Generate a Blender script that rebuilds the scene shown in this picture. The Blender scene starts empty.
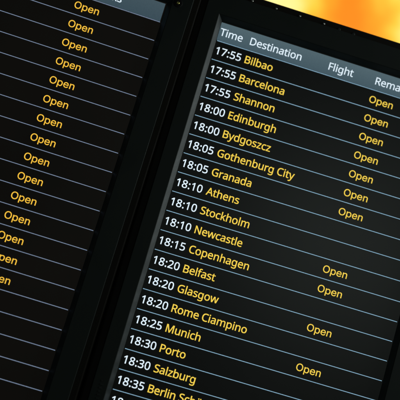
# letter outlines by character number: [advance, closed splines of (handle, point, handle) in 1/2000 of the type size]
GLYPHS = {
'h': {
32: [0.2085, []],
48: [0.4587, [[[839,698,839,574,839,481],[832,398,818,326,804,253],[782,191,751,140,721,90],[681,51,633,24,584,-3],[526,-16,457,-16,372,-16],[301,7,245,55,188,102],[147,169,119,257,92,346],[79,451,79,574,79,698],[91,804,116,892,141,979],[182,1047,237,1093,293,1140],[366,1163,457,1163,543,1163],[614,1140,670,1093,727,1047],[769,979,797,892,825,804]],[[220,679,220,574,220,469],[227,382,243,313,258,243],[284,191,318,156,353,122],[399,104,457,104,515,104],[561,121,596,156,631,190],[656,242,672,312,688,382],[696,469,696,574,696,679],[688,766,672,835,656,904],[631,956,596,990,561,1025],[515,1043,457,1043,399,1043],[353,1025,318,990,284,956],[258,904,243,835,227,766]]]],
49: [0.4587, [[[569,382,569,0,523,0],[477,0,431,0,431,267],[431,534,431,800,431,831],[432,858,432,879,433,900],[434,920,435,939,436,958],[437,977,438,998,421,980],[405,966,391,954,377,943],[360,928,338,909,298,876],[257,843,217,810,192,841],[167,873,143,905,246,985],[349,1065,452,1145,491,1145],[530,1145,569,1145,569,763]]]],
50: [0.4587, [[[834,43,834,0,582,0],[329,0,77,0,77,39],[77,78,77,117,177,218],[277,319,377,420,435,478],[483,529,523,574,562,619],[592,663,613,706,633,750],[643,797,643,848,643,912],[624,959,587,992,550,1025],[501,1041,441,1041,385,1041],[337,1031,294,1012,252,993],[209,966,165,932,140,963],[115,995,90,1026,120,1052],[153,1075,188,1095,224,1116],[263,1132,306,1144,348,1155],[393,1161,441,1161,513,1161],[574,1149,626,1124,677,1100],[717,1065,745,1019,773,974],[787,920,787,856,787,797],[775,740,751,688,726,636],[692,584,648,533,604,482],[553,428,494,370,414,292],[335,213,255,135,255,133],[255,130,255,128,448,128],[641,128,834,128,834,86]]]],
51: [0.4587, [[[791,960,791,877,791,826],[781,782,762,744,743,707],[715,676,679,653,643,629],[601,613,553,603,553,601],[553,599,553,597,645,586],[714,557,759,510,804,463],[826,401,826,326,826,259],[810,200,779,148,748,96],[701,56,636,27,571,-2],[488,-16,387,-16,327,-16],[271,-11,220,-2,168,7],[119,23,72,47,72,90],[72,134,72,178,120,155],[172,136,228,123,283,109],[337,103,388,103,491,103],[565,123,610,163,656,203],[678,258,678,329,678,377],[666,416,641,445,616,474],[579,496,531,510,483,524],[425,531,358,531,321,531],[284,531,247,531,247,571],[247,611,247,651,284,651],[322,651,359,651,422,651],[475,660,517,678,559,697],[592,722,613,755,635,787],[646,825,646,868,646,923],[628,966,590,997,553,1027],[502,1043,438,1043,397,1043],[360,1038,327,1030,294,1022],[263,1011,235,997,207,982],[178,966,149,946,126,978],[102,1010,79,1043,119,1075],[170,1102,230,1126,291,1149],[359,1161,436,1161,556,1161],[645,1134,703,1081,762,1028]]]],
52: [0.4587, [[[885,302,885,260,830,260],[774,260,719,260,719,173],[719,87,719,0,673,0],[628,0,582,0,582,87],[582,173,582,260,399,260],[217,260,34,260,34,300],[34,340,34,380,213,637],[393,894,573,1152,621,1152],[670,1152,719,1152,719,897],[719,642,719,387,774,387],[830,387,885,387,885,344]],[[582,627,582,747,582,775],[582,801,583,824,584,847],[584,868,585,889,586,909],[587,928,588,947,588,966],[589,984,590,1001,588,1001],[586,1001,584,1001,575,980],[565,959,552,935,539,912],[527,892,515,876,400,713],[286,550,172,387,308,387],[445,387,582,387,582,507]]]],
53: [0.4587, [[[404,702,441,702,519,702],[587,689,645,662,702,636],[747,597,779,548,810,498],[826,437,826,366,826,287],[809,218,775,161,740,104],[692,60,628,30,564,-1],[488,-16,398,-16,339,-16],[284,-11,232,0,180,11],[136,26,101,47,101,91],[101,135,101,180,140,156],[186,138,241,124,296,111],[349,104,399,104,456,104],[505,113,548,131,590,148],[623,176,646,213,670,249],[682,296,682,351,682,426],[659,484,613,524,567,564],[494,584,395,584,365,584],[330,581,292,576,253,570],[222,565,199,560,175,575],[152,590,128,605,143,785],[157,965,172,1145,363,1145],[554,1145,746,1145,746,1102],[746,1060,746,1017,594,1017],[443,1017,292,1017,283,906],[274,796,265,685,283,688],[307,692,338,696,369,700]]]],
54: [0.4587, [[[88,404,88,489,88,555],[93,621,102,685,111,749],[127,810,149,867,172,924],[203,975,242,1019,282,1064],[332,1098,392,1123,453,1149],[526,1161,613,1161,635,1161],[660,1160,687,1158,715,1156],[737,1152,754,1147,754,1107],[754,1067,754,1026,735,1033],[713,1038,689,1041,665,1044],[640,1046,616,1046,542,1046],[481,1033,431,1009,382,984],[343,951,315,908,287,865],[266,816,253,760,241,705],[233,645,229,582,233,582],[236,582,239,582,255,608],[275,631,300,651,325,671],[354,688,389,699,424,711],[464,717,510,717,576,717],[634,703,684,676,734,649],[773,609,800,557,828,505],[842,443,842,369,842,290],[827,221,797,164,767,106],[725,61,671,30,617,-1],[553,-16,478,-16,423,-16],[373,-6,326,14,279,35],[237,66,201,107,165,149],[138,202,118,265,98,329]],[[436,103,476,103,544,103],[598,124,640,168,682,211],[702,278,702,369,702,442],[684,499,647,542,610,585],[555,606,481,606,431,606],[387,596,350,575,312,554],[283,528,262,496,241,464],[231,430,231,396,231,361],[236,326,246,292,256,258],[272,226,293,197,314,168],[339,145,370,128,400,111]]]],
55: [0.4587, [[[270,0,218,0,375,339],[531,678,688,1017,482,1017],[276,1017,71,1017,71,1060],[71,1102,71,1145,327,1145],[583,1145,839,1145,839,1109],[839,1072,839,1036,684,691],[529,345,374,0,322,0]]]],
56: [0.4587, [[[392,1161,457,1161,524,1161],[584,1151,635,1130,686,1109],[727,1078,756,1038,786,997],[800,947,800,887,800,841],[790,801,771,767,751,732],[724,702,691,676,658,650],[622,627,582,606,629,584],[672,558,711,530,749,502],[780,469,803,431,826,394],[837,349,837,297,837,233],[822,177,791,131,760,84],[716,48,660,22,604,-3],[538,-16,462,-16,380,-16],[310,-4,253,21,195,45],[152,80,123,126,93,171],[79,227,79,292,79,344],[90,390,111,428,133,467],[163,500,199,528,235,555],[274,579,316,598,279,620],[245,644,214,671,184,698],[160,730,142,765,124,800],[115,841,115,889,115,947],[130,997,160,1037,190,1077],[231,1108,282,1129,334,1150]],[[217,330,217,290,217,235],[236,188,276,152,315,115],[376,96,459,96,537,96],[596,115,638,152,679,188],[699,236,699,295,699,333],[689,365,670,394,650,422],[622,447,586,470,550,492],[508,513,459,531,450,534],[442,537,433,540,386,520],[346,498,314,475,282,451],[258,424,241,395,225,365]],[[518,1047,455,1047,397,1047],[348,1033,310,1005,272,976],[253,936,253,882,253,843],[263,809,281,783,300,756],[326,733,358,715,390,696],[425,678,464,661,501,677],[534,694,564,714,593,733],[617,756,634,783,652,811],[661,844,661,882,661,936],[642,976,605,1005,567,1033]]]],
57: [0.4587, [[[834,742,834,656,834,591],[829,526,820,461,811,396],[796,335,773,278,751,221],[720,170,680,126,640,82],[590,47,529,22,468,-3],[395,-16,308,-16,287,-16],[262,-15,233,-12,205,-9],[182,-5,164,0,164,40],[164,80,164,120,183,114],[205,109,231,105,257,101],[281,99,305,99,380,99],[441,112,490,136,539,161],[577,194,606,237,635,279],[656,328,669,384,682,440],[689,499,691,561,688,561],[685,561,682,561,666,537],[645,514,621,494,596,474],[566,458,532,446,497,434],[456,428,409,428,344,428],[286,442,237,469,187,496],[148,536,121,587,94,638],[80,701,80,775,80,855],[95,924,126,982,156,1039],[199,1084,253,1115,308,1146],[372,1161,446,1161,500,1161],[551,1151,598,1130,645,1109],[686,1078,722,1036,757,994],[785,942,804,879,824,816]],[[487,1043,446,1043,380,1043],[325,1021,283,977,241,933],[220,866,220,776,220,702],[238,644,273,602,309,560],[365,539,439,539,491,539],[535,549,573,570,610,591],[639,617,660,650,681,682],[691,715,691,749,691,783],[686,818,676,852,666,887],[651,919,630,948,610,977],[584,1000,553,1017,522,1034]]]],
58: [0.2149, [[[115,48,115,87,115,126],[125,154,144,170,164,186],[187,194,213,194,241,194],[265,186,285,170,304,154],[314,126,314,87,314,48],[304,20,285,3,265,-14],[241,-22,213,-22,187,-22],[164,-14,144,3,125,20]],[[115,735,115,773,115,814],[125,842,144,858,164,874],[187,882,213,882,241,882],[265,874,285,858,304,842],[314,814,314,773,314,735],[304,707,285,690,265,673],[241,664,213,664,187,664],[164,673,144,690,125,707]]]],
65: [0.5124, [[[924,0,874,0,828,118],[782,236,736,354,585,354],[434,354,282,354,237,236],[191,118,146,0,97,0],[49,0,0,0,149,383],[298,767,447,1150,491,1150],[534,1150,577,1150,726,767],[875,383,1023,0,974,0]],[[607,714,565,829,561,838],[556,853,549,876,541,898],[534,921,527,945,520,970],[514,988,510,1001,505,979],[499,958,493,936,487,914],[481,894,476,876,470,858],[465,842,460,829,417,714],[374,598,330,483,451,483],[572,483,693,483,650,598]]]],
66: [0.5212, [[[374,1145,483,1145,626,1145],[734,1124,808,1082,881,1040],[917,966,917,861,917,816],[909,777,893,742,876,707],[851,678,819,655,786,632],[746,616,699,608,699,605],[699,603,699,600,747,592],[791,578,830,558,869,538],[900,509,922,472,945,434],[956,385,956,326,956,256],[940,197,908,148,876,100],[830,63,771,38,711,13],[640,0,558,0,424,0],[290,0,156,0,156,382],[156,763,156,1145,265,1145]],[[441,658,512,658,610,658],[677,673,714,705,750,736],[768,783,768,845,768,908],[746,953,702,981,657,1008],[586,1022,489,1022,426,1022],[363,1022,300,1022,300,900],[300,779,300,658,370,658]],[[373,537,300,537,300,399],[300,260,300,122,377,122],[454,122,531,122,632,122],[703,142,743,181,782,221],[802,273,802,337,802,377],[793,413,775,443,758,473],[728,496,687,512,646,529],[590,537,520,537,446,537]]]],
67: [0.5068, [[[698,1034,646,1034,585,1034],[530,1024,481,1003,432,982],[390,952,356,912,322,872],[296,823,277,766,259,709],[250,644,250,573,250,478],[265,397,294,327,324,258],[368,204,426,167,484,129],[557,111,645,111,695,111],[743,115,787,123,832,132],[876,143,919,156,919,114],[919,72,919,30,876,14],[832,3,787,-5,741,-12],[687,-16,624,-16,507,-16],[410,8,332,56,254,104],[195,173,156,261,117,350],[98,454,98,574,98,661],[110,740,134,812,158,883],[193,945,240,998,286,1050],[344,1090,412,1119,481,1147],[559,1161,648,1161,707,1161],[763,1155,818,1144,872,1132],[921,1115,964,1094,945,1053],[925,1013,906,972,871,988],[832,1002,788,1015,745,1028]]]],
68: [0.5854, [[[1073,707,1073,584,1073,455],[1049,348,1002,261,954,175],[886,110,797,66,708,22],[601,0,475,0,368,0],[262,0,156,0,156,382],[156,763,156,1145,273,1145],[391,1145,508,1145,624,1145],[724,1124,808,1081,893,1038],[958,975,1004,893,1050,810]],[[921,428,921,579,921,681],[904,764,870,829,836,894],[787,943,723,974,658,1006],[580,1022,488,1022,425,1022],[362,1022,300,1022,300,722],[300,423,300,123,352,123],[404,123,455,123,611,123],[727,162,804,238,882,315]]]],
69: [0.4458, [[[796,42,796,0,582,0],[369,0,156,0,156,382],[156,763,156,1145,369,1145],[582,1145,796,1145,796,1103],[796,1061,796,1018,630,1018],[465,1018,300,1018,300,899],[300,780,300,661,455,661],[611,661,767,661,767,619],[767,577,767,536,611,536],[455,536,300,536,300,399],[300,263,300,127,465,127],[630,127,796,127,796,84]]]],
70: [0.4162, [[[300,162,300,0,252,0],[204,0,156,0,156,382],[156,763,156,1145,369,1145],[582,1145,796,1145,796,1103],[796,1061,796,1018,630,1018],[465,1018,300,1018,300,883],[300,748,300,613,455,613],[610,613,765,613,765,570],[765,528,765,486,610,486],[455,486,300,486,300,324]]]],
71: [0.5838, [[[653,562,653,605,785,605],[917,605,1049,605,1049,418],[1049,230,1049,43,987,23],[924,8,861,-2,798,-11],[727,-16,646,-16,528,-16],[428,8,346,55,265,103],[203,171,161,259,119,347],[98,452,98,573,98,692],[121,796,168,884,215,971],[283,1040,371,1088,460,1137],[566,1161,691,1161,755,1161],[816,1155,873,1144,930,1132],[984,1115,1033,1094,1015,1052],[997,1010,978,969,938,987],[892,1002,841,1015,790,1028],[738,1034,683,1034,592,1034],[514,1016,449,978,384,941],[334,888,300,819,266,750],[249,668,249,573,249,482],[263,401,293,331,322,261],[368,207,431,168,495,129],[577,109,680,109,730,109],[773,112,808,117,844,122],[876,129,905,136,905,250],[905,363,905,476,821,476],[737,476,653,476,653,519]]]],
77: [0.7273, [[[700,0,661,0,535,335],[410,669,284,1004,282,1004],[280,1004,277,1004,280,983],[281,955,283,922,285,889],[286,853,287,814,288,775],[289,735,289,694,289,463],[289,231,289,0,244,0],[200,0,156,0,156,382],[156,763,156,1145,227,1145],[298,1145,369,1145,487,832],[604,520,722,207,724,207],[726,207,728,207,848,520],[968,832,1087,1145,1158,1145],[1229,1145,1299,1145,1299,763],[1299,382,1299,0,1252,0],[1204,0,1156,0,1156,235],[1156,469,1156,704,1156,742],[1157,779,1158,816,1159,852],[1161,887,1163,920,1165,952],[1167,980,1168,1002,1165,1002],[1163,1002,1161,1002,1034,668],[907,334,779,0,740,0]]]],
78: [0.6094, [[[1063,382,1063,0,1007,0],[951,0,895,0,691,317],[487,634,282,951,280,951],[278,951,276,951,278,926],[280,897,281,864,283,830],[285,794,286,756,288,718],[289,679,289,640,289,427],[289,213,289,0,244,0],[200,0,156,0,156,382],[156,763,156,1145,211,1145],[267,1145,322,1145,526,829],[730,513,933,197,936,197],[938,197,940,197,939,214],[937,240,936,274,934,308],[933,346,931,387,929,427],[929,465,929,499,929,714],[929,930,929,1145,974,1145],[1018,1145,1063,1145,1063,763]]]],
80: [0.4851, [[[358,1145,459,1145,608,1145],[717,1116,786,1057,854,998],[889,915,889,808,889,761],[881,716,865,673,850,630],[824,591,789,557,754,522],[707,495,648,476,589,456],[517,446,431,446,388,446],[344,446,300,446,300,297],[300,149,300,0,252,0],[204,0,156,0,156,382],[156,763,156,1145,257,1145]],[[547,1022,446,1022,397,1022],[349,1022,300,1022,300,871],[300,720,300,569,338,569],[377,569,415,569,488,569],[549,577,597,593,645,608],[681,633,704,667,728,701],[739,746,739,802,739,876],[716,931,669,967,622,1003]]]],
82: [0.4988, [[[366,1145,472,1145,567,1145],[645,1133,706,1109,768,1085],[814,1049,844,1001,874,953],[889,892,889,820,889,759],[877,708,855,667,832,627],[804,594,769,570,734,546],[698,527,659,513,764,342],[869,171,974,0,917,0],[861,0,805,0,713,158],[620,315,528,473,452,473],[376,473,300,473,300,315],[300,158,300,0,252,0],[204,0,156,0,156,382],[156,763,156,1145,261,1145]],[[527,1020,464,1020,409,1020],[354,1020,300,1020,300,878],[300,737,300,595,357,595],[414,595,472,595,565,595],[632,613,675,650,718,687],[739,742,739,813,739,863],[729,904,710,933,690,963],[660,985,619,999,578,1013]]]],
83: [0.4402, [[[805,366,805,306,805,238],[789,180,755,132,722,85],[675,48,613,22,552,-3],[480,-16,396,-16,353,-16],[312,-14,273,-10,234,-5],[199,1,167,9,135,17],[106,27,82,38,82,84],[82,130,82,176,120,159],[168,144,225,130,283,116],[342,109,403,109,459,109],[507,117,545,132,584,146],[613,168,632,196,651,223],[661,256,661,294,661,331],[653,362,637,388,621,414],[593,438,554,460,515,481],[460,504,391,529,342,547],[299,567,262,588,225,609],[195,632,170,659,145,686],[127,716,115,751,102,785],[96,824,96,869,96,930],[112,982,143,1026,174,1069],[217,1102,272,1126,327,1149],[390,1161,462,1161,525,1161],[583,1155,635,1144,688,1132],[735,1116,778,1097,763,1056],[748,1015,733,974,693,991],[650,1005,604,1017,557,1029],[509,1034,459,1034,411,1034],[370,1028,338,1014,306,1000],[282,980,266,955,250,930],[242,901,242,868,242,829],[250,797,266,771,282,746],[308,723,345,702,381,682],[430,659,492,637,560,612],[617,586,663,557,710,529],[745,495,769,455,793,416]]]],
84: [0.4458, [[[518,339,518,0,470,0],[422,0,374,0,374,339],[374,679,374,1018,254,1018],[135,1018,16,1018,16,1061],[16,1103,16,1145,302,1145],[588,1145,874,1145,874,1103],[874,1061,874,1018,755,1018],[637,1018,518,1018,518,679]]]],
97: [0.4498, [[[406,874,462,874,567,874],[644,851,694,805,745,759],[770,686,770,585,770,390],[770,195,770,0,736,0],[701,0,667,0,658,41],[649,81,640,122,638,122],[636,122,634,122,609,91],[584,65,557,44,531,23],[501,8,468,-2,434,-11],[393,-16,345,-16,294,-16],[247,-7,206,11,165,29],[133,57,109,95,86,133],[74,181,74,239,74,325],[107,391,175,437,242,484],[346,509,486,513,535,515],[583,516,632,518,632,535],[632,552,632,569,632,641],[616,691,585,719,554,746],[511,760,454,760,409,760],[366,754,326,740,285,727],[247,712,212,694,197,730],[183,765,168,800,206,821],[250,838,302,852,353,867]],[[546,417,504,415,397,411],[323,394,281,364,240,334],[220,292,220,237,220,189],[234,154,264,132,293,109],[331,98,377,98,450,98],[510,118,558,158,606,198],[630,260,630,343,630,369],[630,395,630,420,588,419]]]],
98: [0.4931, [[[277,1021,277,922,277,886],[277,852,275,820,273,789],[272,764,269,746,272,746],[275,746,277,746,302,782],[336,813,379,837,421,862],[476,874,544,874,651,874],[736,837,801,763,866,688],[898,577,898,430,898,331],[883,249,854,183,825,117],[783,67,730,34,676,1],[614,-16,544,-16,476,-16],[421,-4,379,21,336,45],[302,75,277,109,274,109],[270,109,266,109,257,73],[247,36,237,0,204,0],[170,0,136,0,136,406],[136,813,136,1219,183,1219],[230,1219,277,1219,277,1120]],[[599,757,520,757,459,757],[411,746,375,723,340,700],[315,664,300,617,285,569],[277,508,277,435,277,433],[277,430,277,428,277,322],[295,241,330,185,364,129],[429,101,523,101,600,101],[657,129,695,186,733,243],[752,325,752,431,752,539],[733,621,695,675,657,730]]]],
99: [0.3849, [[[530,-16,481,-16,405,-16],[338,-1,278,30,219,61],[172,110,139,175,105,240],[88,323,88,425,88,531],[106,617,141,683,176,750],[224,798,285,829,345,860],[414,876,491,876,535,876],[577,871,617,862,658,853],[691,842,717,829,702,790],[688,751,674,712,648,722],[618,731,584,739,550,748],[518,752,488,752,430,752],[382,740,345,715,307,691],[280,654,261,606,243,558],[234,498,234,427,234,358],[243,300,261,252,280,204],[307,167,343,143,380,118],[425,106,480,106,527,106],[568,111,604,120,640,130],[673,142,702,156,702,114],[702,72,702,30,674,16],[642,4,607,-4,572,-12]]]],
100: [0.4931, [[[486,-16,441,-16,334,-16],[249,21,184,95,120,170],[88,281,88,428,88,576],[121,687,185,763,250,838],[336,876,443,876,488,876],[527,870,560,859,593,848],[622,832,646,813,671,794],[692,773,709,749,712,749],[715,749,719,749,717,763],[716,783,713,811,710,838],[709,860,709,876,709,990],[709,1105,709,1219,756,1219],[803,1219,850,1219,850,813],[850,406,850,0,812,0],[774,0,736,0,729,38],[722,77,715,115,713,115],[711,115,709,115,692,91],[671,69,646,49,622,29],[593,13,559,2,525,-10]],[[387,101,464,101,554,101],[618,126,655,176,692,225],[711,300,711,401,711,410],[711,418,711,427,711,534],[693,616,658,673,622,730],[557,759,462,759,386,759],[329,728,291,668,253,608],[234,527,234,425,234,322],[253,243,291,186,329,129]]]],
101: [0.4522, [[[392,876,468,876,542,876],[605,860,658,828,711,796],[752,750,780,692,809,634],[823,566,823,488,823,459],[823,431,823,403,627,403],[430,403,234,403,236,305],[261,231,309,180,356,130],[423,104,508,104,563,104],[611,109,654,119,696,130],[739,144,784,164,784,122],[784,81,784,40,740,21],[697,7,654,-2,612,-11],[561,-16,502,-16,421,-16],[349,1,286,34,224,67],[175,116,140,182,106,248],[88,328,88,423,88,518],[104,598,136,666,167,733],[211,785,269,821,326,858]],[[515,760,467,760,399,760],[346,739,307,695,268,652],[245,592,237,515,383,515],[529,515,675,515,675,564],[668,607,653,643,638,679],[615,708,585,729,554,750]]]],
102: [0.2758, [[[532,787,532,751,460,751],[388,751,316,751,316,500],[316,250,316,0,269,0],[222,0,175,0,175,250],[175,500,175,751,125,751],[74,751,24,751,24,773],[24,794,24,816,74,832],[125,848,175,864,175,881],[175,898,175,914,175,988],[186,1048,208,1094,230,1140],[261,1173,303,1195,345,1216],[395,1227,454,1227,488,1227],[519,1224,548,1218,576,1212],[600,1206,621,1198,608,1161],[596,1124,584,1087,567,1093],[547,1098,524,1103,502,1109],[479,1111,455,1111,408,1111],[373,1096,350,1064,327,1033],[316,983,316,916,316,897],[316,878,316,860,388,860],[460,860,532,860,532,823]]]],
103: [0.4931, [[[331,876,441,876,498,876],[549,865,594,844,640,822],[678,790,711,746,713,746],[716,746,719,746,725,784],[731,822,738,860,775,860],[813,860,850,860,850,568],[850,277,850,-14,850,-96],[836,-164,808,-219,781,-274],[738,-315,682,-343,625,-371],[553,-385,465,-385,403,-385],[346,-380,294,-371,242,-362],[196,-349,156,-330,156,-287],[156,-244,156,-200,196,-222],[244,-238,298,-250,353,-262],[411,-268,473,-268,547,-268],[605,-246,647,-203,689,-160],[711,-101,711,-26,711,-14],[711,-3,711,8,711,21],[711,39,712,63,713,87],[714,104,715,114,713,114],[711,114,709,114,679,70],[642,37,597,16,553,-5],[501,-16,443,-16,331,-16],[245,23,182,101,119,179],[88,288,88,428,88,565],[119,674,182,755,245,835]],[[518,757,460,757,412,757],[371,744,338,719,304,693],[278,655,261,606,243,557],[234,497,234,427,234,321],[254,240,293,184,332,128],[389,99,464,99,507,99],[545,105,576,116,607,128],[632,145,653,169,673,193],[688,224,698,261,707,299],[712,343,712,395,712,406],[712,417,712,428,712,506],[703,569,686,617,668,666],[640,701,603,723,566,746]]]],
104: [0.4955, [[[277,980,277,861,277,841],[277,820,275,799,273,777],[272,758,269,741,273,741],[276,741,279,741,297,771],[320,796,348,815,376,834],[407,849,441,859,475,869],[511,874,547,874,616,874],[674,863,721,841,767,819],[802,785,826,739,850,693],[861,634,861,560,861,373],[861,187,861,0,815,0],[768,0,722,0,722,183],[722,367,722,550,722,620],[706,671,675,706,644,740],[596,757,529,757,465,757],[415,745,379,721,342,697],[316,662,301,615,285,569],[277,512,277,444,277,296],[277,148,277,0,230,0],[183,0,136,0,136,406],[136,813,136,1219,183,1219],[230,1219,277,1219,277,1100]]]],
105: [0.2069, [[[230,860,277,860,277,573],[277,287,277,0,230,0],[183,0,136,0,136,287],[136,573,136,860,183,860]],[[185,1182,209,1182,230,1182],[249,1175,265,1160,282,1146],[290,1123,290,1092,290,1062],[282,1040,265,1025,249,1010],[230,1002,209,1002,185,1002],[165,1010,149,1025,133,1040],[125,1062,125,1092,125,1123],[133,1146,149,1160,165,1175]]]],
107: [0.4282, [[[276,794,276,582,276,565],[275,543,273,515,272,487],[271,463,269,443,272,443],[274,443,276,443,282,451],[292,464,305,480,318,496],[331,512,344,528,357,545],[369,559,379,569,470,666],[561,763,653,860,708,860],[763,860,818,860,702,737],[586,615,470,492,594,328],[718,164,842,0,785,0],[729,0,672,0,573,134],[473,267,374,401,341,373],[308,344,276,316,276,211],[276,105,276,0,229,0],[183,0,136,0,136,406],[136,813,136,1219,183,1219],[229,1219,276,1219,276,1007]]]],
108: [0.2069, [[[277,406,277,0,230,0],[183,0,136,0,136,406],[136,813,136,1219,183,1219],[230,1219,277,1219,277,813]]]],
109: [0.7498, [[[1024,876,1079,876,1177,876],[1249,851,1298,801,1346,751],[1370,671,1370,560,1370,373],[1370,187,1370,0,1323,0],[1277,0,1230,0,1230,184],[1230,369,1230,553,1230,621],[1216,671,1188,706,1159,740],[1115,757,1055,757,972,757],[912,733,877,685,841,637],[823,567,823,475,823,316],[823,158,823,0,776,0],[730,0,683,0,683,184],[683,369,683,553,683,598],[677,636,664,666,651,697],[632,720,606,735,581,750],[547,757,507,757,449,757],[404,745,370,721,337,697],[314,662,299,616,285,570],[277,513,277,446,277,297],[277,149,277,0,230,0],[183,0,136,0,136,287],[136,573,136,860,174,860],[212,860,250,860,257,821],[264,782,271,743,274,743],[276,743,279,743,297,773],[319,797,346,817,372,837],[401,852,433,861,465,871],[498,876,532,876,599,876],[654,864,698,840,743,817],[775,781,796,731,798,731],[801,731,804,731,832,781],[872,817,921,840,971,864]]]],
110: [0.4955, [[[514,876,550,876,653,876],[730,851,783,801,835,751],[861,671,861,560,861,373],[861,187,861,0,815,0],[768,0,722,0,722,183],[722,367,722,550,722,620],[706,671,675,706,644,740],[596,757,529,757,434,757],[368,730,332,677,296,623],[277,546,277,446,277,297],[277,149,277,0,230,0],[183,0,136,0,136,287],[136,573,136,860,174,860],[212,860,250,860,257,821],[264,782,271,743,274,743],[276,743,279,743,298,773],[322,797,350,817,379,837],[410,852,444,861,478,871]]]],
111: [0.4851, [[[884,527,884,431,884,360],[874,296,856,241,837,186],[810,140,775,101,741,63],[698,33,649,14,599,-6],[544,-16,483,-16,426,-16],[374,-6,326,14,277,33],[236,63,200,101,165,140],[138,186,118,241,98,296],[88,360,88,431,88,527],[104,607,136,673,168,739],[214,789,274,824,334,858],[405,876,488,876,566,876],[634,858,694,824,753,789],[800,739,833,673,867,607]],[[234,533,234,431,234,364],[243,306,261,256,278,206],[306,168,343,141,381,114],[428,101,486,101,544,101],[591,114,629,141,666,168],[694,206,711,256,729,306],[738,364,738,431,738,500],[729,558,711,606,692,654],[665,692,628,718,591,744],[543,757,484,757,397,757],[333,728,294,670,254,613]]]],
112: [0.4931, [[[499,876,545,876,651,876],[736,839,801,765,866,691],[898,580,898,431,898,334],[883,252,854,185,825,118],[783,68,731,34,678,1],[615,-16,544,-16,500,-16],[461,-10,427,2,392,13],[363,29,339,47,315,66],[295,87,277,109,274,109],[271,109,268,109,270,91],[272,68,274,40,276,12],[277,-12,277,-32,277,-150],[277,-267,277,-385,230,-385],[183,-385,136,-385,136,30],[136,445,136,860,175,860],[213,860,252,860,258,821],[265,782,271,743,273,743],[275,743,277,743,295,767],[315,790,339,810,363,830],[392,846,426,858,460,870]],[[599,757,520,757,462,757],[415,746,380,724,345,702],[319,669,303,626,287,582],[279,526,277,459,277,450],[277,441,277,431,277,361],[285,301,300,252,315,203],[340,165,376,140,412,114],[461,101,523,101,575,101],[618,115,652,144,686,173],[711,213,727,262,744,312],[752,369,752,433,752,531],[733,610,695,669,657,728]]]],
114: [0.3312, [[[498,876,537,876,553,876],[571,875,589,873,608,872],[624,869,638,866,632,823],[627,779,621,736,607,739],[592,742,575,744,558,746],[543,747,528,747,495,747],[463,740,433,727,403,713],[376,693,353,668,329,643],[311,613,298,577,284,542],[277,503,277,459,277,306],[277,153,277,0,230,0],[183,0,136,0,136,287],[136,573,136,860,175,860],[213,860,252,860,257,807],[262,755,268,702,270,702],[272,702,274,702,292,735],[314,764,340,790,366,816],[395,837,428,852,461,868]]]],
115: [0.3841, [[[696,283,696,237,696,182],[682,135,654,98,627,60],[587,32,536,13,484,-6],[423,-16,353,-16,293,-16],[241,-11,198,-2,155,8],[117,21,83,38,83,81],[83,124,83,167,118,150],[159,134,208,119,256,105],[306,98,356,98,428,98],[480,109,512,132,544,155],[560,186,560,225,560,246],[554,265,542,282,530,299],[509,316,479,334,448,351],[405,370,348,391,292,413],[245,434,205,455,166,477],[135,503,114,532,92,562],[82,601,82,648,82,721],[111,777,171,816,230,856],[308,876,404,876,457,876],[505,871,551,860,596,850],[639,836,678,818,662,781],[646,743,630,706,594,721],[556,733,516,744,477,755],[436,760,395,760,337,760],[293,751,262,732,232,713],[217,688,217,656,217,632],[223,612,237,596,251,579],[275,563,307,548,340,532],[383,513,438,492,492,472],[539,451,577,430,616,408],[645,383,666,352,686,322]]]],
116: [0.2895, [[[384,99,423,99,445,99],[467,101,489,105,512,109],[530,113,544,117,544,81],[544,45,544,10,529,2],[507,-4,480,-9,452,-14],[425,-16,399,-16,354,-16],[313,-8,275,7,237,23],[206,50,183,88,159,127],[148,181,148,250,148,417],[148,584,148,751,107,751],[66,751,26,751,26,773],[26,796,26,818,67,837],[108,855,149,874,168,935],[187,996,205,1057,233,1057],[261,1057,289,1057,289,991],[289,925,289,860,372,860],[454,860,537,860,537,823],[537,787,537,751,454,751],[372,751,289,751,289,585],[289,419,289,253,289,201],[301,162,326,137,352,112]]]],
117: [0.4955, [[[808,860,855,860,855,573],[855,287,855,0,816,0],[778,0,739,0,732,38],[725,76,719,114,716,114],[714,114,712,114,694,84],[670,59,642,40,613,21],[581,7,547,-2,513,-11],[477,-16,439,-16,371,-16],[314,-5,267,17,221,39],[186,73,162,119,138,165],[127,224,127,297,127,484],[127,672,127,860,174,860],[222,860,269,860,269,675],[269,491,269,306,269,238],[285,187,316,152,347,118],[395,101,460,101,524,101],[575,113,612,137,649,161],[675,196,690,243,706,289],[714,346,714,412,714,561],[714,711,714,860,761,860]]]],
119: [0.6303, [[[740,325,691,486,685,508],[678,531,672,553,666,574],[660,595,655,615,650,635],[646,653,642,670,637,688],[634,702,632,714,630,714],[628,714,626,714,623,702],[620,688,617,670,613,653],[609,635,604,614,599,594],[594,573,588,551,582,529],[575,507,568,484,516,323],[465,163,414,2,360,2],[307,2,253,2,175,288],[96,575,18,861,66,861],[115,861,164,861,203,708],[243,555,282,403,291,372],[299,340,306,309,314,277],[321,247,326,219,332,191],[336,166,338,146,341,146],[343,146,345,146,348,159],[352,175,356,194,360,213],[365,234,370,255,374,276],[380,298,386,319,392,341],[397,360,403,377,453,538],[504,700,555,861,606,861],[658,861,709,861,758,700],[807,538,856,377,864,352],[872,326,880,298,888,271],[895,244,901,217,908,191],[912,168,914,148,916,148],[918,148,921,148,923,166],[927,188,933,216,939,243],[945,273,953,306,962,338],[970,370,978,403,1018,555],[1059,708,1099,861,1147,861],[1195,861,1243,861,1163,575],[1084,288,1004,2,949,2],[894,2,839,2,790,163]]]],
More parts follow.
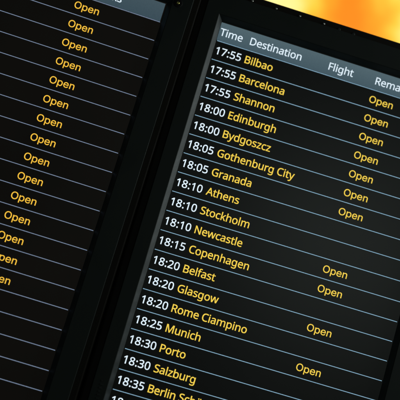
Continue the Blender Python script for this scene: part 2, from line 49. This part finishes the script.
121: [0.4089, [[[117,572,2,860,52,860],[102,860,152,860,214,697],[276,534,338,370,349,342],[359,314,368,287,377,260],[385,234,393,209,400,184],[406,160,411,136,413,136],[415,136,417,136,423,163],[434,198,447,241,461,285],[476,328,491,372,549,535],[607,697,666,860,716,860],[767,860,818,860,694,534],[571,207,447,-119,427,-172],[403,-219,376,-259,349,-299],[316,-330,277,-352,238,-374],[190,-385,135,-385,109,-385],[87,-384,67,-381,48,-378],[32,-375,18,-372,18,-335],[18,-297,18,-260,29,-262],[44,-264,60,-266,77,-268],[94,-269,112,-269,145,-269],[174,-263,198,-251,222,-239],[243,-221,260,-198,277,-175],[291,-148,303,-117,318,-79],[333,-41,348,-3,233,284]]]],
122: [0.3769, [[[691,36,691,0,482,0],[272,0,63,0,63,31],[63,62,63,93,217,312],[370,531,524,751,380,751],[235,751,90,751,90,787],[90,823,90,860,287,860],[483,860,680,860,680,824],[680,789,680,754,528,539],[376,324,225,109,380,109],[536,109,691,109,691,73]]]],
246: [0.4851, [[[884,527,884,431,884,360],[874,296,856,241,837,186],[810,140,775,101,741,63],[698,33,649,14,599,-6],[544,-16,483,-16,426,-16],[374,-6,326,14,277,33],[236,63,200,101,165,140],[138,186,118,241,98,296],[88,360,88,431,88,527],[104,607,136,673,168,739],[214,789,274,824,334,858],[405,876,488,876,566,876],[634,858,694,824,753,789],[800,739,833,673,867,607]],[[234,533,234,431,234,364],[243,306,261,256,278,206],[306,168,343,141,381,114],[428,101,486,101,544,101],[591,114,629,141,666,168],[694,206,711,256,729,306],[738,364,738,431,738,500],[729,558,711,606,692,654],[665,692,628,718,591,744],[543,757,484,757,397,757],[333,728,294,670,254,613]],[[261,1065,261,1092,261,1120],[269,1140,284,1152,299,1165],[316,1171,337,1171,357,1171],[375,1165,390,1152,405,1140],[412,1120,412,1092,412,1065],[405,1045,390,1032,375,1019],[357,1012,337,1012,316,1012],[299,1019,284,1032,269,1045]],[[563,1065,563,1092,563,1120],[570,1140,585,1152,599,1165],[616,1171,637,1171,657,1171],[675,1165,690,1152,705,1140],[712,1120,712,1092,712,1065],[705,1045,690,1032,675,1019],[657,1012,637,1012,616,1012],[599,1019,585,1032,570,1045]]]],
},
'i': {
79: [0.5333, [[[621,-14,534,-14,447,-14],[369,8,301,50,233,92],[179,152,140,230,100,309],[81,401,81,508,81,615],[100,708,140,786,179,864],[233,925,301,967,369,1010],[447,1031,534,1031,621,1031],[699,1010,767,967,835,925],[889,864,928,786,967,708],[986,615,986,508,986,401],[967,309,928,230,889,152],[835,92,767,50,699,8]],[[473,106,534,106,595,106],[649,121,699,152,748,183],[788,228,817,288,846,348],[860,422,860,508,860,595],[846,669,817,729,788,789],[748,835,699,865,649,896],[595,912,534,912,473,912],[418,896,368,865,319,834],[280,789,251,729,221,668],[207,595,207,508,207,422],[221,348,251,288,280,229],[319,183,368,152,418,121]]]],
112: [0.4244, [[[146,-285,105,-285,105,63],[105,411,105,759,145,759],[184,759,224,759,224,719],[224,679,224,638,228,638],[232,638,236,638,245,653],[258,671,274,691,291,712],[314,730,343,745,372,761],[410,769,458,769,521,769],[577,753,626,721,674,689],[712,644,740,585,767,526],[780,457,780,378,780,297],[767,228,740,169,713,110],[675,64,626,32,578,0],[522,-16,459,-16,412,-16],[375,-8,345,8,316,23],[293,42,276,62,259,83],[246,102,236,117,233,117],[230,117,227,117,227,-17],[227,-151,227,-285,187,-285]],[[394,94,440,94,487,94],[527,106,559,131,591,156],[615,190,632,233,648,276],[656,325,656,379,656,432],[648,480,632,522,616,565],[592,598,560,623,527,647],[488,660,440,660,394,660],[354,648,322,624,290,600],[266,568,250,526,234,484],[225,435,225,379,225,323],[234,273,250,230,267,187],[291,154,323,130,355,106]]]],
101: [0.4039, [[[476,-16,424,-16,350,-16],[287,0,234,33,181,66],[140,111,111,170,83,228],[68,296,68,374,68,451],[82,520,111,579,139,639],[179,685,230,719,282,752],[342,769,410,769,452,769],[492,762,532,748,571,734],[607,712,638,682,670,652],[696,612,714,564,733,515],[742,457,742,388,742,371],[742,355,742,339,545,339],[347,339,150,339,150,373],[150,407,150,442,325,442],[501,442,676,442,657,429],[638,417,619,404,619,454],[611,499,595,537,579,576],[556,606,525,628,494,649],[456,660,410,660,364,660],[325,649,293,627,260,605],[235,575,218,539,201,503],[192,464,192,422,192,400],[192,377,192,355,192,299],[202,252,221,212,240,173],[267,143,302,123,337,102],[378,92,425,92,455,92],[483,97,507,105,532,114],[553,128,571,145,589,163],[602,185,611,211,651,201],[690,191,730,182,719,142],[699,108,670,79,642,49],[607,26,565,9,523,-8]]]],
110: [0.4097, [[[227,498,227,453,227,302],[227,151,227,0,187,0],[146,0,105,0,105,253],[105,506,105,759,145,759],[184,759,223,759,224,697],[224,636,224,575,218,575],[211,575,205,575,228,645],[261,694,304,724,347,754],[397,769,455,769,506,769],[551,758,590,737,629,716],[659,684,681,642,703,599],[714,545,714,481,714,320],[714,160,714,0,673,0],[633,0,592,0,592,157],[592,314,592,470,592,530],[577,576,546,609,515,642],[473,658,420,658,384,658],[351,650,322,635,292,619],[269,596,253,565,236,535]]]],
},
}
import bpy, bmesh, math, random
from mathutils import Matrix, Vector
from mathutils.geometry import delaunay_2d_cdt
random.seed(4)
SC = bpy.context.scene
COL = SC.collection
S = 0.0397                      # one timetable row on the screens, metres
# letter outlines (quantised Bezier points; [advance, splines]) for the two faces seen on the screens

# ---------------------------------------------------------------- materials
def mat(name):
    m = bpy.data.materials.new(name); m.use_nodes = True
    return m, m.node_tree, m.node_tree.nodes['Principled BSDF']

def emissive(name, col, strength=1.0, base=0.0):
    m, nt, b = mat(name)
    b.inputs['Base Color'].default_value = (base, base, base, 1)
    b.inputs['Roughness'].default_value = 0.4
    b.inputs['Specular IOR Level'].default_value = 0.3
    b.inputs['Emission Color'].default_value = (*col, 1)
    b.inputs['Emission Strength'].default_value = strength
    return m

def pixelled(name, col, strength=1.0, amount=0.10):
    """light from an LCD: very fine unevenness from cell to cell"""
    m, nt, b = mat(name)
    b.inputs['Base Color'].default_value = (0, 0, 0, 1)
    b.inputs['Roughness'].default_value = 0.4
    b.inputs['Specular IOR Level'].default_value = 0.3
    tc = nt.nodes.new('ShaderNodeTexCoord')
    no = nt.nodes.new('ShaderNodeTexNoise'); no.inputs['Scale'].default_value = 420; no.inputs['Detail'].default_value = 1
    nt.links.new(tc.outputs['Object'], no.inputs['Vector'])
    mr = nt.nodes.new('ShaderNodeMapRange')
    mr.inputs['From Min'].default_value = .3; mr.inputs['From Max'].default_value = .7
    mr.inputs['To Min'].default_value = strength*(1-amount); mr.inputs['To Max'].default_value = strength*(1+amount)
    nt.links.new(no.outputs['Fac'], mr.inputs['Value'])
    b.inputs['Emission Color'].default_value = (*col, 1)
    nt.links.new(mr.outputs[0], b.inputs['Emission Strength'])
    return m

def plastic(name, col, rough, spec=0.5, bump=0.05, scale=900, smudge=0.12):
    """fine-grained dark plastic with uneven handling marks in its gloss"""
    m, nt, b = mat(name)
    tc = nt.nodes.new('ShaderNodeTexCoord')
    n1 = nt.nodes.new('ShaderNodeTexNoise'); n1.inputs['Scale'].default_value = 9; n1.inputs['Detail'].default_value = 6
    n2 = nt.nodes.new('ShaderNodeTexNoise'); n2.inputs['Scale'].default_value = scale; n2.inputs['Detail'].default_value = 2
    for n in (n1, n2): nt.links.new(tc.outputs['Object'], n.inputs['Vector'])
    mr = nt.nodes.new('ShaderNodeMapRange')
    mr.inputs['From Min'].default_value = .3; mr.inputs['From Max'].default_value = .7
    mr.inputs['To Min'].default_value = rough - smudge; mr.inputs['To Max'].default_value = rough + smudge
    nt.links.new(n1.outputs['Fac'], mr.inputs['Value']); nt.links.new(mr.outputs[0], b.inputs['Roughness'])
    bp = nt.nodes.new('ShaderNodeBump'); bp.inputs['Strength'].default_value = bump; bp.inputs['Distance'].default_value = .0004
    nt.links.new(n2.outputs['Fac'], bp.inputs['Height']); nt.links.new(bp.outputs[0], b.inputs['Normal'])
    b.inputs['Base Color'].default_value = (*col, 1)
    b.inputs['Specular IOR Level'].default_value = spec
    return m

M_BEZEL = plastic('bezel_plastic', (0.0200, 0.0250, 0.0220), 0.50, spec=.25, bump=.16, smudge=.18)
M_LIP = plastic('lip_plastic', (0.015, 0.022, 0.022), 0.40, bump=.02)
M_CASE = plastic('case_metal', (0.0150, 0.0120, 0.0085), 0.60, spec=.15)
M_BOARD = plastic('board_paint', (0.004, 0.004, 0.004), 0.7, spec=.2)
M_MARK = plastic('mark_plastic', (0.020, 0.023, 0.022), 0.4)
m, nt, b = mat('screw_steel'); M_SCREW = m
b.inputs['Base Color'].default_value = (.62, .6, .56, 1); b.inputs['Metallic'].default_value = 1; b.inputs['Roughness'].default_value = .26
m, nt, b = mat('brass_screw'); M_BRASS = m
b.inputs['Base Color'].default_value = (.62, .55, .18, 1); b.inputs['Metallic'].default_value = 1; b.inputs['Roughness'].default_value = .2

def heading_mat(name, top, bottom):
    """heading strip as the screen draws it: a little lighter along its upper edge"""
    m = pixelled(name, top, 1.0, .04); nt = m.node_tree
    tc = nt.nodes.new('ShaderNodeTexCoord'); sp = nt.nodes.new('ShaderNodeSeparateXYZ'); nt.links.new(tc.outputs['Object'], sp.inputs[0])
    mr = nt.nodes.new('ShaderNodeMapRange'); nt.links.new(sp.outputs[2], mr.inputs['Value'])
    mr.inputs['From Min'].default_value = 0; mr.inputs['From Max'].default_value = S
    mx = nt.nodes.new('ShaderNodeMix'); mx.data_type = 'RGBA'; nt.links.new(mr.outputs[0], mx.inputs['Factor'])
    mx.inputs[6].default_value = (*bottom, 1); mx.inputs[7].default_value = (*top, 1)
    nt.links.new(mx.outputs[2], nt.nodes['Principled BSDF'].inputs['Emission Color'])
    return m

def panel_mat(name, glow):
    m, nt, b = mat(name)
    b.inputs['Base Color'].default_value = (.006, .006, .006, 1)
    b.inputs['Roughness'].default_value = .35
    b.inputs['Specular IOR Level'].default_value = .5
    tc = nt.nodes.new('ShaderNodeTexCoord')
    no = nt.nodes.new('ShaderNodeTexNoise'); no.inputs['Scale'].default_value = 3.5; no.inputs['Detail'].default_value = 3
    nt.links.new(tc.outputs['Object'], no.inputs['Vector'])
    mr = nt.nodes.new('ShaderNodeMapRange')
    mr.inputs['From Min'].default_value = .3; mr.inputs['From Max'].default_value = .7
    mr.inputs['To Min'].default_value = .8; mr.inputs['To Max'].default_value = 1.2
    nt.links.new(no.outputs['Fac'], mr.inputs['Value'])
    b.inputs['Emission Color'].default_value = (*glow, 1)
    nt.links.new(mr.outputs[0], b.inputs['Emission Strength'])
    return m

# ---------------------------------------------------------------- mesh helpers
def link(o, parent=None):
    COL.objects.link(o)
    if parent: o.parent = parent
    return o

def mesh_obj(name, verts, faces, material, parent=None, smooth=False):
    me = bpy.data.meshes.new(name); me.from_pydata(verts, [], faces); me.update()
    if smooth:
        for p in me.polygons: p.use_smooth = True
    me.materials.append(material)
    return link(bpy.data.objects.new(name, me), parent)

def P(u, v, z): return (u*S, z*S, -v*S)          # screen rows -> metres; z grows away from the viewer

def box(name, u0, u1, v0, v1, z0, z1, material, parent=None, bevel=0):
    vs = [P(u, v, z) for z in (z0, z1) for v in (v0, v1) for u in (u0, u1)]
    fs = [(0, 2, 3, 1), (4, 5, 7, 6), (0, 1, 5, 4), (2, 6, 7, 3), (0, 4, 6, 2), (1, 3, 7, 5)]
    o = mesh_obj(name, vs, fs, material, parent)
    bm = bmesh.new(); bm.from_mesh(o.data); bmesh.ops.recalc_face_normals(bm, faces=bm.faces)
    if bevel: bmesh.ops.bevel(bm, geom=bm.edges[:], offset=bevel, segments=2, affect='EDGES', profile=.5)
    bm.to_mesh(o.data); bm.free()
    return o

def frame(name, rings, material, parent, cap_first=False, cap_last=False, bevel=0.0006):
    """sweep a mitred profile round the opening; ring = (left u, right u, top v, bottom v, z)"""
    vs, fs = [], []
    for l, r, t, b, z in rings:
        vs += [P(l, t, z), P(r, t, z), P(r, b, z), P(l, b, z)]
    for i in range(len(rings)-1):
        for k in range(4):
            a, c = i*4+k, i*4+(k+1) % 4
            fs.append((a, c, c+4, a+4))
    n = len(rings)*4
    if cap_first: fs.append((0, 1, 2, 3))
    if cap_last: fs.append((n-4, n-1, n-2, n-3))
    o = mesh_obj(name, vs, fs, material, parent)
    bm = bmesh.new(); bm.from_mesh(o.data); bmesh.ops.recalc_face_normals(bm, faces=bm.faces)
    if bevel:
        es = [e for e in bm.edges if len(e.link_faces) == 2 and e.calc_face_angle(0) > .3]
        bmesh.ops.bevel(bm, geom=es, offset=bevel, segments=3, affect='EDGES', profile=.5, clamp_overlap=True)
    bm.to_mesh(o.data); bm.free()
    return o

LETTERS = {}
def letter(face, ch, bold):
    """one filled letter of unit type size"""
    if (face, ch, bold) in LETTERS: return LETTERS[face, ch, bold]
    loops = []
    for pts in GLYPHS[face][ord(ch)][1]:
        poly = []
        for p, q in zip(pts, pts[1:]+pts[:1]):
            p0, p1, p2, p3 = Vector(p[2:4]), Vector(p[4:6]), Vector(q[0:2]), Vector(q[2:4])
            chord = p3-p0
            if chord.length < 4: continue
            bend = max(abs(chord.cross(p1-p0)), abs(chord.cross(p2-p0)))/chord.length
            n = 1 if bend < 2 else 6
            for i in range(n):
                t = i/n
                poly.append((p0*(1-t)**3 + p1*3*t*(1-t)**2 + p2*3*t*t*(1-t) + p3*t**3)/2000)
        loops.append(poly)
    turn = lambda L: sum(a.cross(b) for a, b in zip(L, L[1:]+L[:1]))
    big = turn(max(loops, key=lambda L: abs(turn(L))))
    sign = 1 if big > 0 else -1
    grown = []
    for L in loops:                                   # thicken the strokes by moving every outline outwards
        G = []
        for i, p in enumerate(L):
            a = (p-L[i-1]).normalized(); c = (L[(i+1) % len(L)]-p).normalized()
            na, nc = Vector((a.y, -a.x)), Vector((c.y, -c.x))
            mid = (na+nc)/max(.5, 1+na.dot(nc))
            G.append(p + mid*bold*sign)
        grown.append(G)
    pts, edges = [], []
    for G in grown:
        n = len(pts); pts += G; edges += [(n+i, n+(i+1) % len(G)) for i in range(len(G))]
    ov, oe, of, *_ = delaunay_2d_cdt(pts, edges, [], 0, 1e-6)
    def inside(c):
        wind = 0
        for G in grown:
            for p, q in zip(G, G[1:]+G[:1]):
                if (p.y > c.y) != (q.y > c.y) and c.x < p.x+(c.y-p.y)/(q.y-p.y)*(q.x-p.x): wind += 1 if q.y > p.y else -1
        return wind != 0
    keep = [f for f in of if inside(sum((ov[i] for i in f), Vector((0, 0)))/len(f))]
    me = bpy.data.meshes.new('letter'); me.from_pydata([(p.x, p.y, 0) for p in ov], [], keep); me.update()
    LETTERS[face, ch, bold] = me
    return me

def text_mesh(name, body, size, u, v, z, material, parent, face='h', bold=0.011, width=None, label=None):
    """a displayed word: left edge at u, baseline at v"""
    bm = bmesh.new(); x = 0
    for ch in body:
        adv, sp = GLYPHS[face][ord(ch)]
        if sp:
            n = len(bm.verts); bm.from_mesh(letter(face, ch, bold)); bm.verts.ensure_lookup_table()
            for p in bm.verts[n:]: p.co.x += x
        x += adv + (0.012 if ':' in body else -0.008 if face == 'h' else 0)
    me = bpy.data.meshes.new(name); bm.to_mesh(me); bm.free()
    xs = [p.co.x for p in me.vertices]; x0, x1 = min(xs), max(xs)
    kx = size if width is None else width/(x1-x0)
    for p in me.vertices:
        X, Y = (p.co.x-x0)*kx, p.co.y*size
        p.co = P(u+X, v-Y, z)
    me.materials.clear(); me.materials.append(material); me.name = name
    o = link(bpy.data.objects.new(name, me), parent)
    if label: o['label'] = label
    return o

def dome(name, u, v, z, r, h, material, parent, slot=False):
    """pan-head screw: low dome on a short collar, slotted"""
    bm = bmesh.new(); N = 20; rings = []
    prof = [(1.0, 0.0), (1.0, .35), (.9, .62), (.7, .84), (.42, .96)]
    for rr, hh in prof:
        rings.append([bm.verts.new(P(u+rr*r*math.cos(2*math.pi*i/N), v+rr*r*math.sin(2*math.pi*i/N), z-hh*h)) for i in range(N)])
    for a, c in zip(rings, rings[1:]):
        for i in range(N): bm.faces.new((a[i], a[(i+1) % N], c[(i+1) % N], c[i]))
    inner = [bm.verts.new(P(u+.18*r*math.cos(2*math.pi*i/N), v+.18*r*math.sin(2*math.pi*i/N), z-.97*h)) for i in range(N)]
    for i in range(N): bm.faces.new((rings[-1][i], rings[-1][(i+1) % N], inner[(i+1) % N], inner[i]))
    pit = [bm.verts.new(P(u+.16*r*math.cos(2*math.pi*i/N), v+.16*r*math.sin(2*math.pi*i/N), z-.5*h)) for i in range(N)]
    for i in range(N): bm.faces.new((inner[i], inner[(i+1) % N], pit[(i+1) % N], pit[i]))
    bm.faces.new(pit)
    bmesh.ops.recalc_face_normals(bm, faces=bm.faces)
    me = bpy.data.meshes.new(name); bm.to_mesh(me); bm.free()
    for p in me.polygons: p.use_smooth = True
    me.materials.append(material)
    return link(bpy.data.objects.new(name, me), parent)

# ---------------------------------------------------------------- one portrait display
W, LAST = 12.56, 21            # width of the ruled lines, last ruled line
def display(name, label, glow, line_col, head_col, white, yellow, rows, headings):
    root = link(bpy.data.objects.new(name, None))
    root.empty_display_size = .1
    root['label'] = label; root['category'] = 'departure board'; root['group'] = 'two portrait departure screens side by side'
    # screen: black LCD sheet
    L, R, T, B = -.05, 12.61, -1.05, 21.35
    scr = box('screen', L-.1, R+.1, T-.1, B+.1, 0, .18, panel_mat('lcd_black', glow), root)
    hb = mesh_obj('header_bar', [P(L+.01, -.99, -.012), P(L+.01, -.03, -.012), P(R-.06, -.03, -.012), P(R-.06, -.99, -.012)],
                  [(0, 1, 2, 3)], head_col, scr)
    hb['label'] = 'slate blue heading strip across the top of the screen'
    t = .019
    for k in range(LAST+1):
        o = mesh_obj('row_line', [P(0, k-t, -.02), P(0, k+t, -.02), P(W, k+t, -.02), P(W, k-t, -.02)], [(0, 1, 2, 3)], line_col, scr)
    for u, word in headings:
        text_mesh('heading_text', word, .66, u, -.31, -.03, white, scr, bold=.009, label='white heading reading ' + word)
    for i, (tm, dest, op) in enumerate(rows):
        base = i + .68
        if tm: text_mesh('time_text', tm, .66, .08, base, -.03, white, scr, bold=.0105, label='white departure time reading ' + tm)
        if dest: text_mesh('destination_text', dest, .66, 1.62, base, -.03, yellow, scr, bold=.0105, label='yellow destination reading ' + dest)
        if op: text_mesh('status_text', 'Open', .70, 8.27, base-.0, -.03, yellow, scr, face='i', bold=.006, width=1.26)
    # bezel: sloping lip round the screen, flat face, rolled outer edge
    D = -.26
    lip = frame('bezel_lip', [(L, R, T, B, -.004), (L-.225, R+.225, T-.225, B+.225, D)], M_LIP, root, bevel=0)
    bz = frame('bezel', [(L-.225, R+.225, T-.225, B+.225, D+.004), (L-.25, R+.25, T-.25, B+.25, D-.02), (-1.00, 13.84, -2.38, 22.72, D-.02),
                         (-1.02, 13.86, -2.40, 22.74, D+.06), (-1.02, 13.86, -2.40, 22.74, .1)], M_BEZEL, root, bevel=.0004)
    # casing: shallow rounded box behind the bezel, wider all round
    cs = frame('casing', [(-1.00, 13.84, -2.38, 22.72, D+.10), (-1.32, 14.16, -2.70, 23.04, D+.10), (-1.40, 14.24, -2.78, 23.12, D+.20),
                          (-1.43, 14.27, -2.81, 23.15, D+.4), (-1.43, 14.27, -2.81, 23.15, 1.6), (-1.1, 13.9, -2.5, 22.8, 2.0)],
               M_CASE, root, cap_last=True, bevel=.0012)
    # screws along the casing's rim
    for u in [-1.36+.0, -.14, 1.13, 2.40, 3.67, 4.96]:
        dome('rim_screw', max(u, -1.2), -2.49, D+.10, .058, .05, M_SCREW, cs)
    for u in (5.78, 6.56): dome('rim_screw', u, -2.45, D+.10, .085, .03, M_BEZEL, cs)['label'] = 'dull black plug in the rim'
    for v in (-1.15, 21.9):
        rg = dome('screw_seat', 13.13, v, D-.018, .23, .02, M_BOARD, bz)
        dome('bezel_screw', 13.13, v, D-.03, .085, .06, M_BRASS, bz)
    # small raised mark on the side of the bezel
    vs, fs = [], []
    for q in range(9):
        v = 17.75+q*.17; w = (.10, .16, .16, .12, .17, .15, .16, .1, .14)[q]
        n = len(vs); vs += [P(u, vv, z) for z in (D-.018, D-.035) for vv in (v-.035, v+.035) for u in (-.66, -.66+w)]
        fs += [tuple(n+i for i in f) for f in [(0, 2, 3, 1), (4, 5, 7, 6), (0, 1, 5, 4), (2, 6, 7, 3), (0, 4, 6, 2), (1, 3, 7, 5)]]
    mk = mesh_obj('raised_mark', vs, fs, M_MARK, bz)
    # rear bracket that carries the display on the board
    for u in (3.0, 9.5):
        box('wall_bracket', u, u+.5, 2, 18, 1.98, 3.0, M_BOARD, root, bevel=.001)
    return root

Z0 = 1.6 + 15.353*S
A = Matrix(((1, 0, 0), (0, 0, 1), (0, -1, 0)))       # (u, v, z) -> (X, Y, Z)
WHITE = pixelled('lcd_white', (.74, .87, .96), 1.0)
YELLOW = pixelled('lcd_yellow', (.87, .61, .075), 1.0)
LINE_R = pixelled('lcd_line_blue', (.205, .36, .48), 1.0)
LINE_L = pixelled('lcd_line_violet', (.165, .215, .31), 1.0)
HEAD_R = heading_mat('lcd_slate', (.082, .130, .152), (.056, .096, .120))
HEAD_L = heading_mat('lcd_slate_dim', (.056, .090, .110), (.042, .074, .096))
YELLOW_L = pixelled('lcd_amber', (.90, .52, .050), 1.0)

ROWS = [('17:55', 'Bilbao', 1), ('17:55', 'Barcelona', 1), ('17:55', 'Shannon', 1), ('18:00', 'Edinburgh', 1), ('18:00', 'Bydgoszcz', 1),
        ('18:05', 'Gothenburg City', 1), ('18:05', 'Granada', 1), ('18:10', 'Athens', 0), ('18:10', 'Stockholm', 0), ('18:10', 'Newcastle', 1),
        ('18:15', 'Copenhagen', 1), ('18:20', 'Belfast', 0), ('18:20', 'Glasgow', 1), ('18:20', 'Rome Ciampino', 0), ('18:25', 'Munich', 1),
        ('18:30', 'Porto', 0), ('18:30', 'Salzburg', 0), ('18:35', 'Berlin Schönefeld', 0), ('18:35', '', 0)]
right = display('departure_board', 'tall black departure screen listing times and destinations from Bilbao to Berlin under the amber glow',
                (.0016, .0018, .0016), LINE_R, HEAD_R, WHITE, YELLOW, ROWS, [(.02, 'Time'), (1.62, 'Destination'), (5.82, 'Flight'), (8.34, 'Remarks')])
right.location = (0, 0, Z0)
left = display('departure_board', 'departure screen cut off at the left with one long column of yellow Open remarks',
               (.0030, .0024, .0018), LINE_L, HEAD_L, WHITE, YELLOW_L, [('', '', 1)]*15, [(8.34, 'Remarks')])
Rl = Matrix(((0.99977671, -0.00898404, -0.01912639), (0.00894241, 0.99995746, -0.00226112), (0.01914589, 0.00208958, 0.99981452)))
Rl = A @ Rl @ A.transposed()
tl = A @ Vector((-15.5740512, -0.09731726, -0.35162193))
left.matrix_world = Matrix.Translation(Vector((0, 0, Z0)) + tl*S) @ Rl.to_4x4()

# ---------------------------------------------------------------- black board added behind the screens to hide the amber glow in the gap
mb = box('gap_backing', -19, 17, -2.2, 26, 3.0, 3.6, M_BOARD, None, bevel=.002)
mb.location = (0, 0, Z0); mb['label'] = 'flat black board added behind both departure screens to keep the gap between them dark'
mb['category'] = 'backing board'

# ---------------------------------------------------------------- amber backlit wall far behind
m, nt, b = mat('amber_lightbox')
b.inputs['Base Color'].default_value = (.5, .25, .05, 1); b.inputs['Roughness'].default_value = .5
tc = nt.nodes.new('ShaderNodeTexCoord')
no = nt.nodes.new('ShaderNodeTexNoise'); no.inputs['Scale'].default_value = 2.6; no.inputs['Detail'].default_value = 3
nt.links.new(tc.outputs['Object'], no.inputs['Vector'])
sub = nt.nodes.new('ShaderNodeVectorMath'); sub.operation = 'SUBTRACT'; sub.inputs[1].default_value = (.5, .5, .5)
nt.links.new(no.outputs['Color'], sub.inputs[0])
mul = nt.nodes.new('ShaderNodeVectorMath'); mul.operation = 'SCALE'; mul.inputs['Scale'].default_value = .26
nt.links.new(sub.outputs[0], mul.inputs[0])
add = nt.nodes.new('ShaderNodeVectorMath'); nt.links.new(tc.outputs['Object'], add.inputs[0]); nt.links.new(mul.outputs[0], add.inputs[1])
sp = nt.nodes.new('ShaderNodeSeparateXYZ'); nt.links.new(add.outputs[0], sp.inputs[0])
# lamp glow painted into the emission colour: upright bands PITCH apart, no lamps behind
PITCH, X_BAND = 16.0*S, 7.7*S
def math_node(op, a, c=None):
    n = nt.nodes.new('ShaderNodeMath'); n.operation = op
    for i, w in enumerate((a, c)):
        if w is None: continue
        if isinstance(w, (int, float)): n.inputs[i].default_value = w
        else: nt.links.new(w, n.inputs[i])
    return n.outputs[0]
d = math_node('SUBTRACT', sp.outputs[0], X_BAND)
d = math_node('DIVIDE', d, PITCH)
d = math_node('PINGPONG', d, .5)
n3 = nt.nodes.new('ShaderNodeTexNoise'); n3.inputs['Scale'].default_value = 5.5; n3.inputs['Detail'].default_value = 3
nt.links.new(tc.outputs['Object'], n3.inputs['Vector'])
d = math_node('ADD', d, math_node('MULTIPLY', math_node('SUBTRACT', n3.outputs['Fac'], .5), .62))   # mottling of the painted glow
#                      # 0 at the middle of a bright band, .5 half way
cr = nt.nodes.new('ShaderNodeValToRGB'); nt.links.new(d, cr.inputs[0])
E_ = cr.color_ramp.elements
E_[0].position = 0.0; E_[0].color = (1.0, .91, .38, 1)
E_[1].position = .50; E_[1].color = (1.0, .23, .005, 1)
for pos, c in ((.13, (1.0, .82, .22, 1)), (.22, (1.0, .62, .05, 1)), (.33, (1.0, .36, .014, 1))):
    e = E_.new(pos); e.color = c
nt.links.new(cr.outputs[0], b.inputs['Emission Color']); b.inputs['Emission Strength'].default_value = 1.05
root = link(bpy.data.objects.new('backlit_wall', None)); root.location = (0, 0, Z0)
root['label'] = 'glowing yellow and orange backlit wall out of focus behind the top of the screens'; root['category'] = 'light panel'
dif = box('diffuser', -60, 80, -75, 5, 60, 60.6, m, root)
frame('panel_frame', [(-60, 80, -75, 5, 59.8), (-61, 81, -76, 6, 59.8), (-61, 81, -76, 6, 63), (-60, 80, -75, 5, 63)], M_CASE, root, bevel=0)

# ---------------------------------------------------------------- light
def area(name, loc_uvz, target_uvz, size, power, col):
    l = bpy.data.lights.new(name, 'AREA'); l.shape = 'RECTANGLE'; l.size, l.size_y = size; l.energy = power; l.color = col
    o = link(bpy.data.objects.new(name, l))
    a = Vector(P(*loc_uvz)) + Vector((0, 0, Z0)); t = Vector(P(*target_uvz)) + Vector((0, 0, Z0))
    o.location = a; o.rotation_euler = (t-a).to_track_quat('-Z', 'Y').to_euler()
    return o
area('window_light', (64, -14, -8), (0, 8, 0), (1.0, 2.0), 32, (.88, 1.0, .98))
area('screen_sheen_light', (21.5, -.5, -60), (9, 8, 0), (.6, .5), 1.45, (.86, 1.0, .92))  # unseen lamp, added at the mirror angle to give the right screen its sheen

w = bpy.data.worlds.new('World'); SC.world = w; w.use_nodes = True
w.node_tree.nodes['Background'].inputs[0].default_value = (.75, .95, .9, 1)
w.node_tree.nodes['Background'].inputs[1].default_value = .025

# ---------------------------------------------------------------- camera
RC = ((0.95456415, -0.27959861, -0.10311115), (0.29113222, 0.94883068, 0.12232078), (0.0636343, -0.14678201, 0.98711991))
C = Vector((-1.72984949, 15.3533938, -49.25358097))
rx, ry, rz = [A @ Vector(r) for r in RC]
cam = bpy.data.cameras.new('camera'); co = link(bpy.data.objects.new('camera', cam))
Mx = Matrix((rx, -ry, -rz)).transposed().to_4x4(); Mx.translation = (A @ C)*S + Vector((0, 0, Z0))
co.matrix_world = Mx
cam.sensor_width = 36; cam.lens = 1010.598*36/400; cam.clip_start = .05; cam.clip_end = 200
cam.dof.use_dof = True; cam.dof.focus_distance = 49.6*S; cam.dof.aperture_fstop = 2.2
SC.camera = co
SC.view_settings.view_transform = 'Standard'; SC.view_settings.look = 'None'; SC.view_settings.exposure = 0; SC.view_settings.gamma = 1
SC.cycles.use_denoising = True
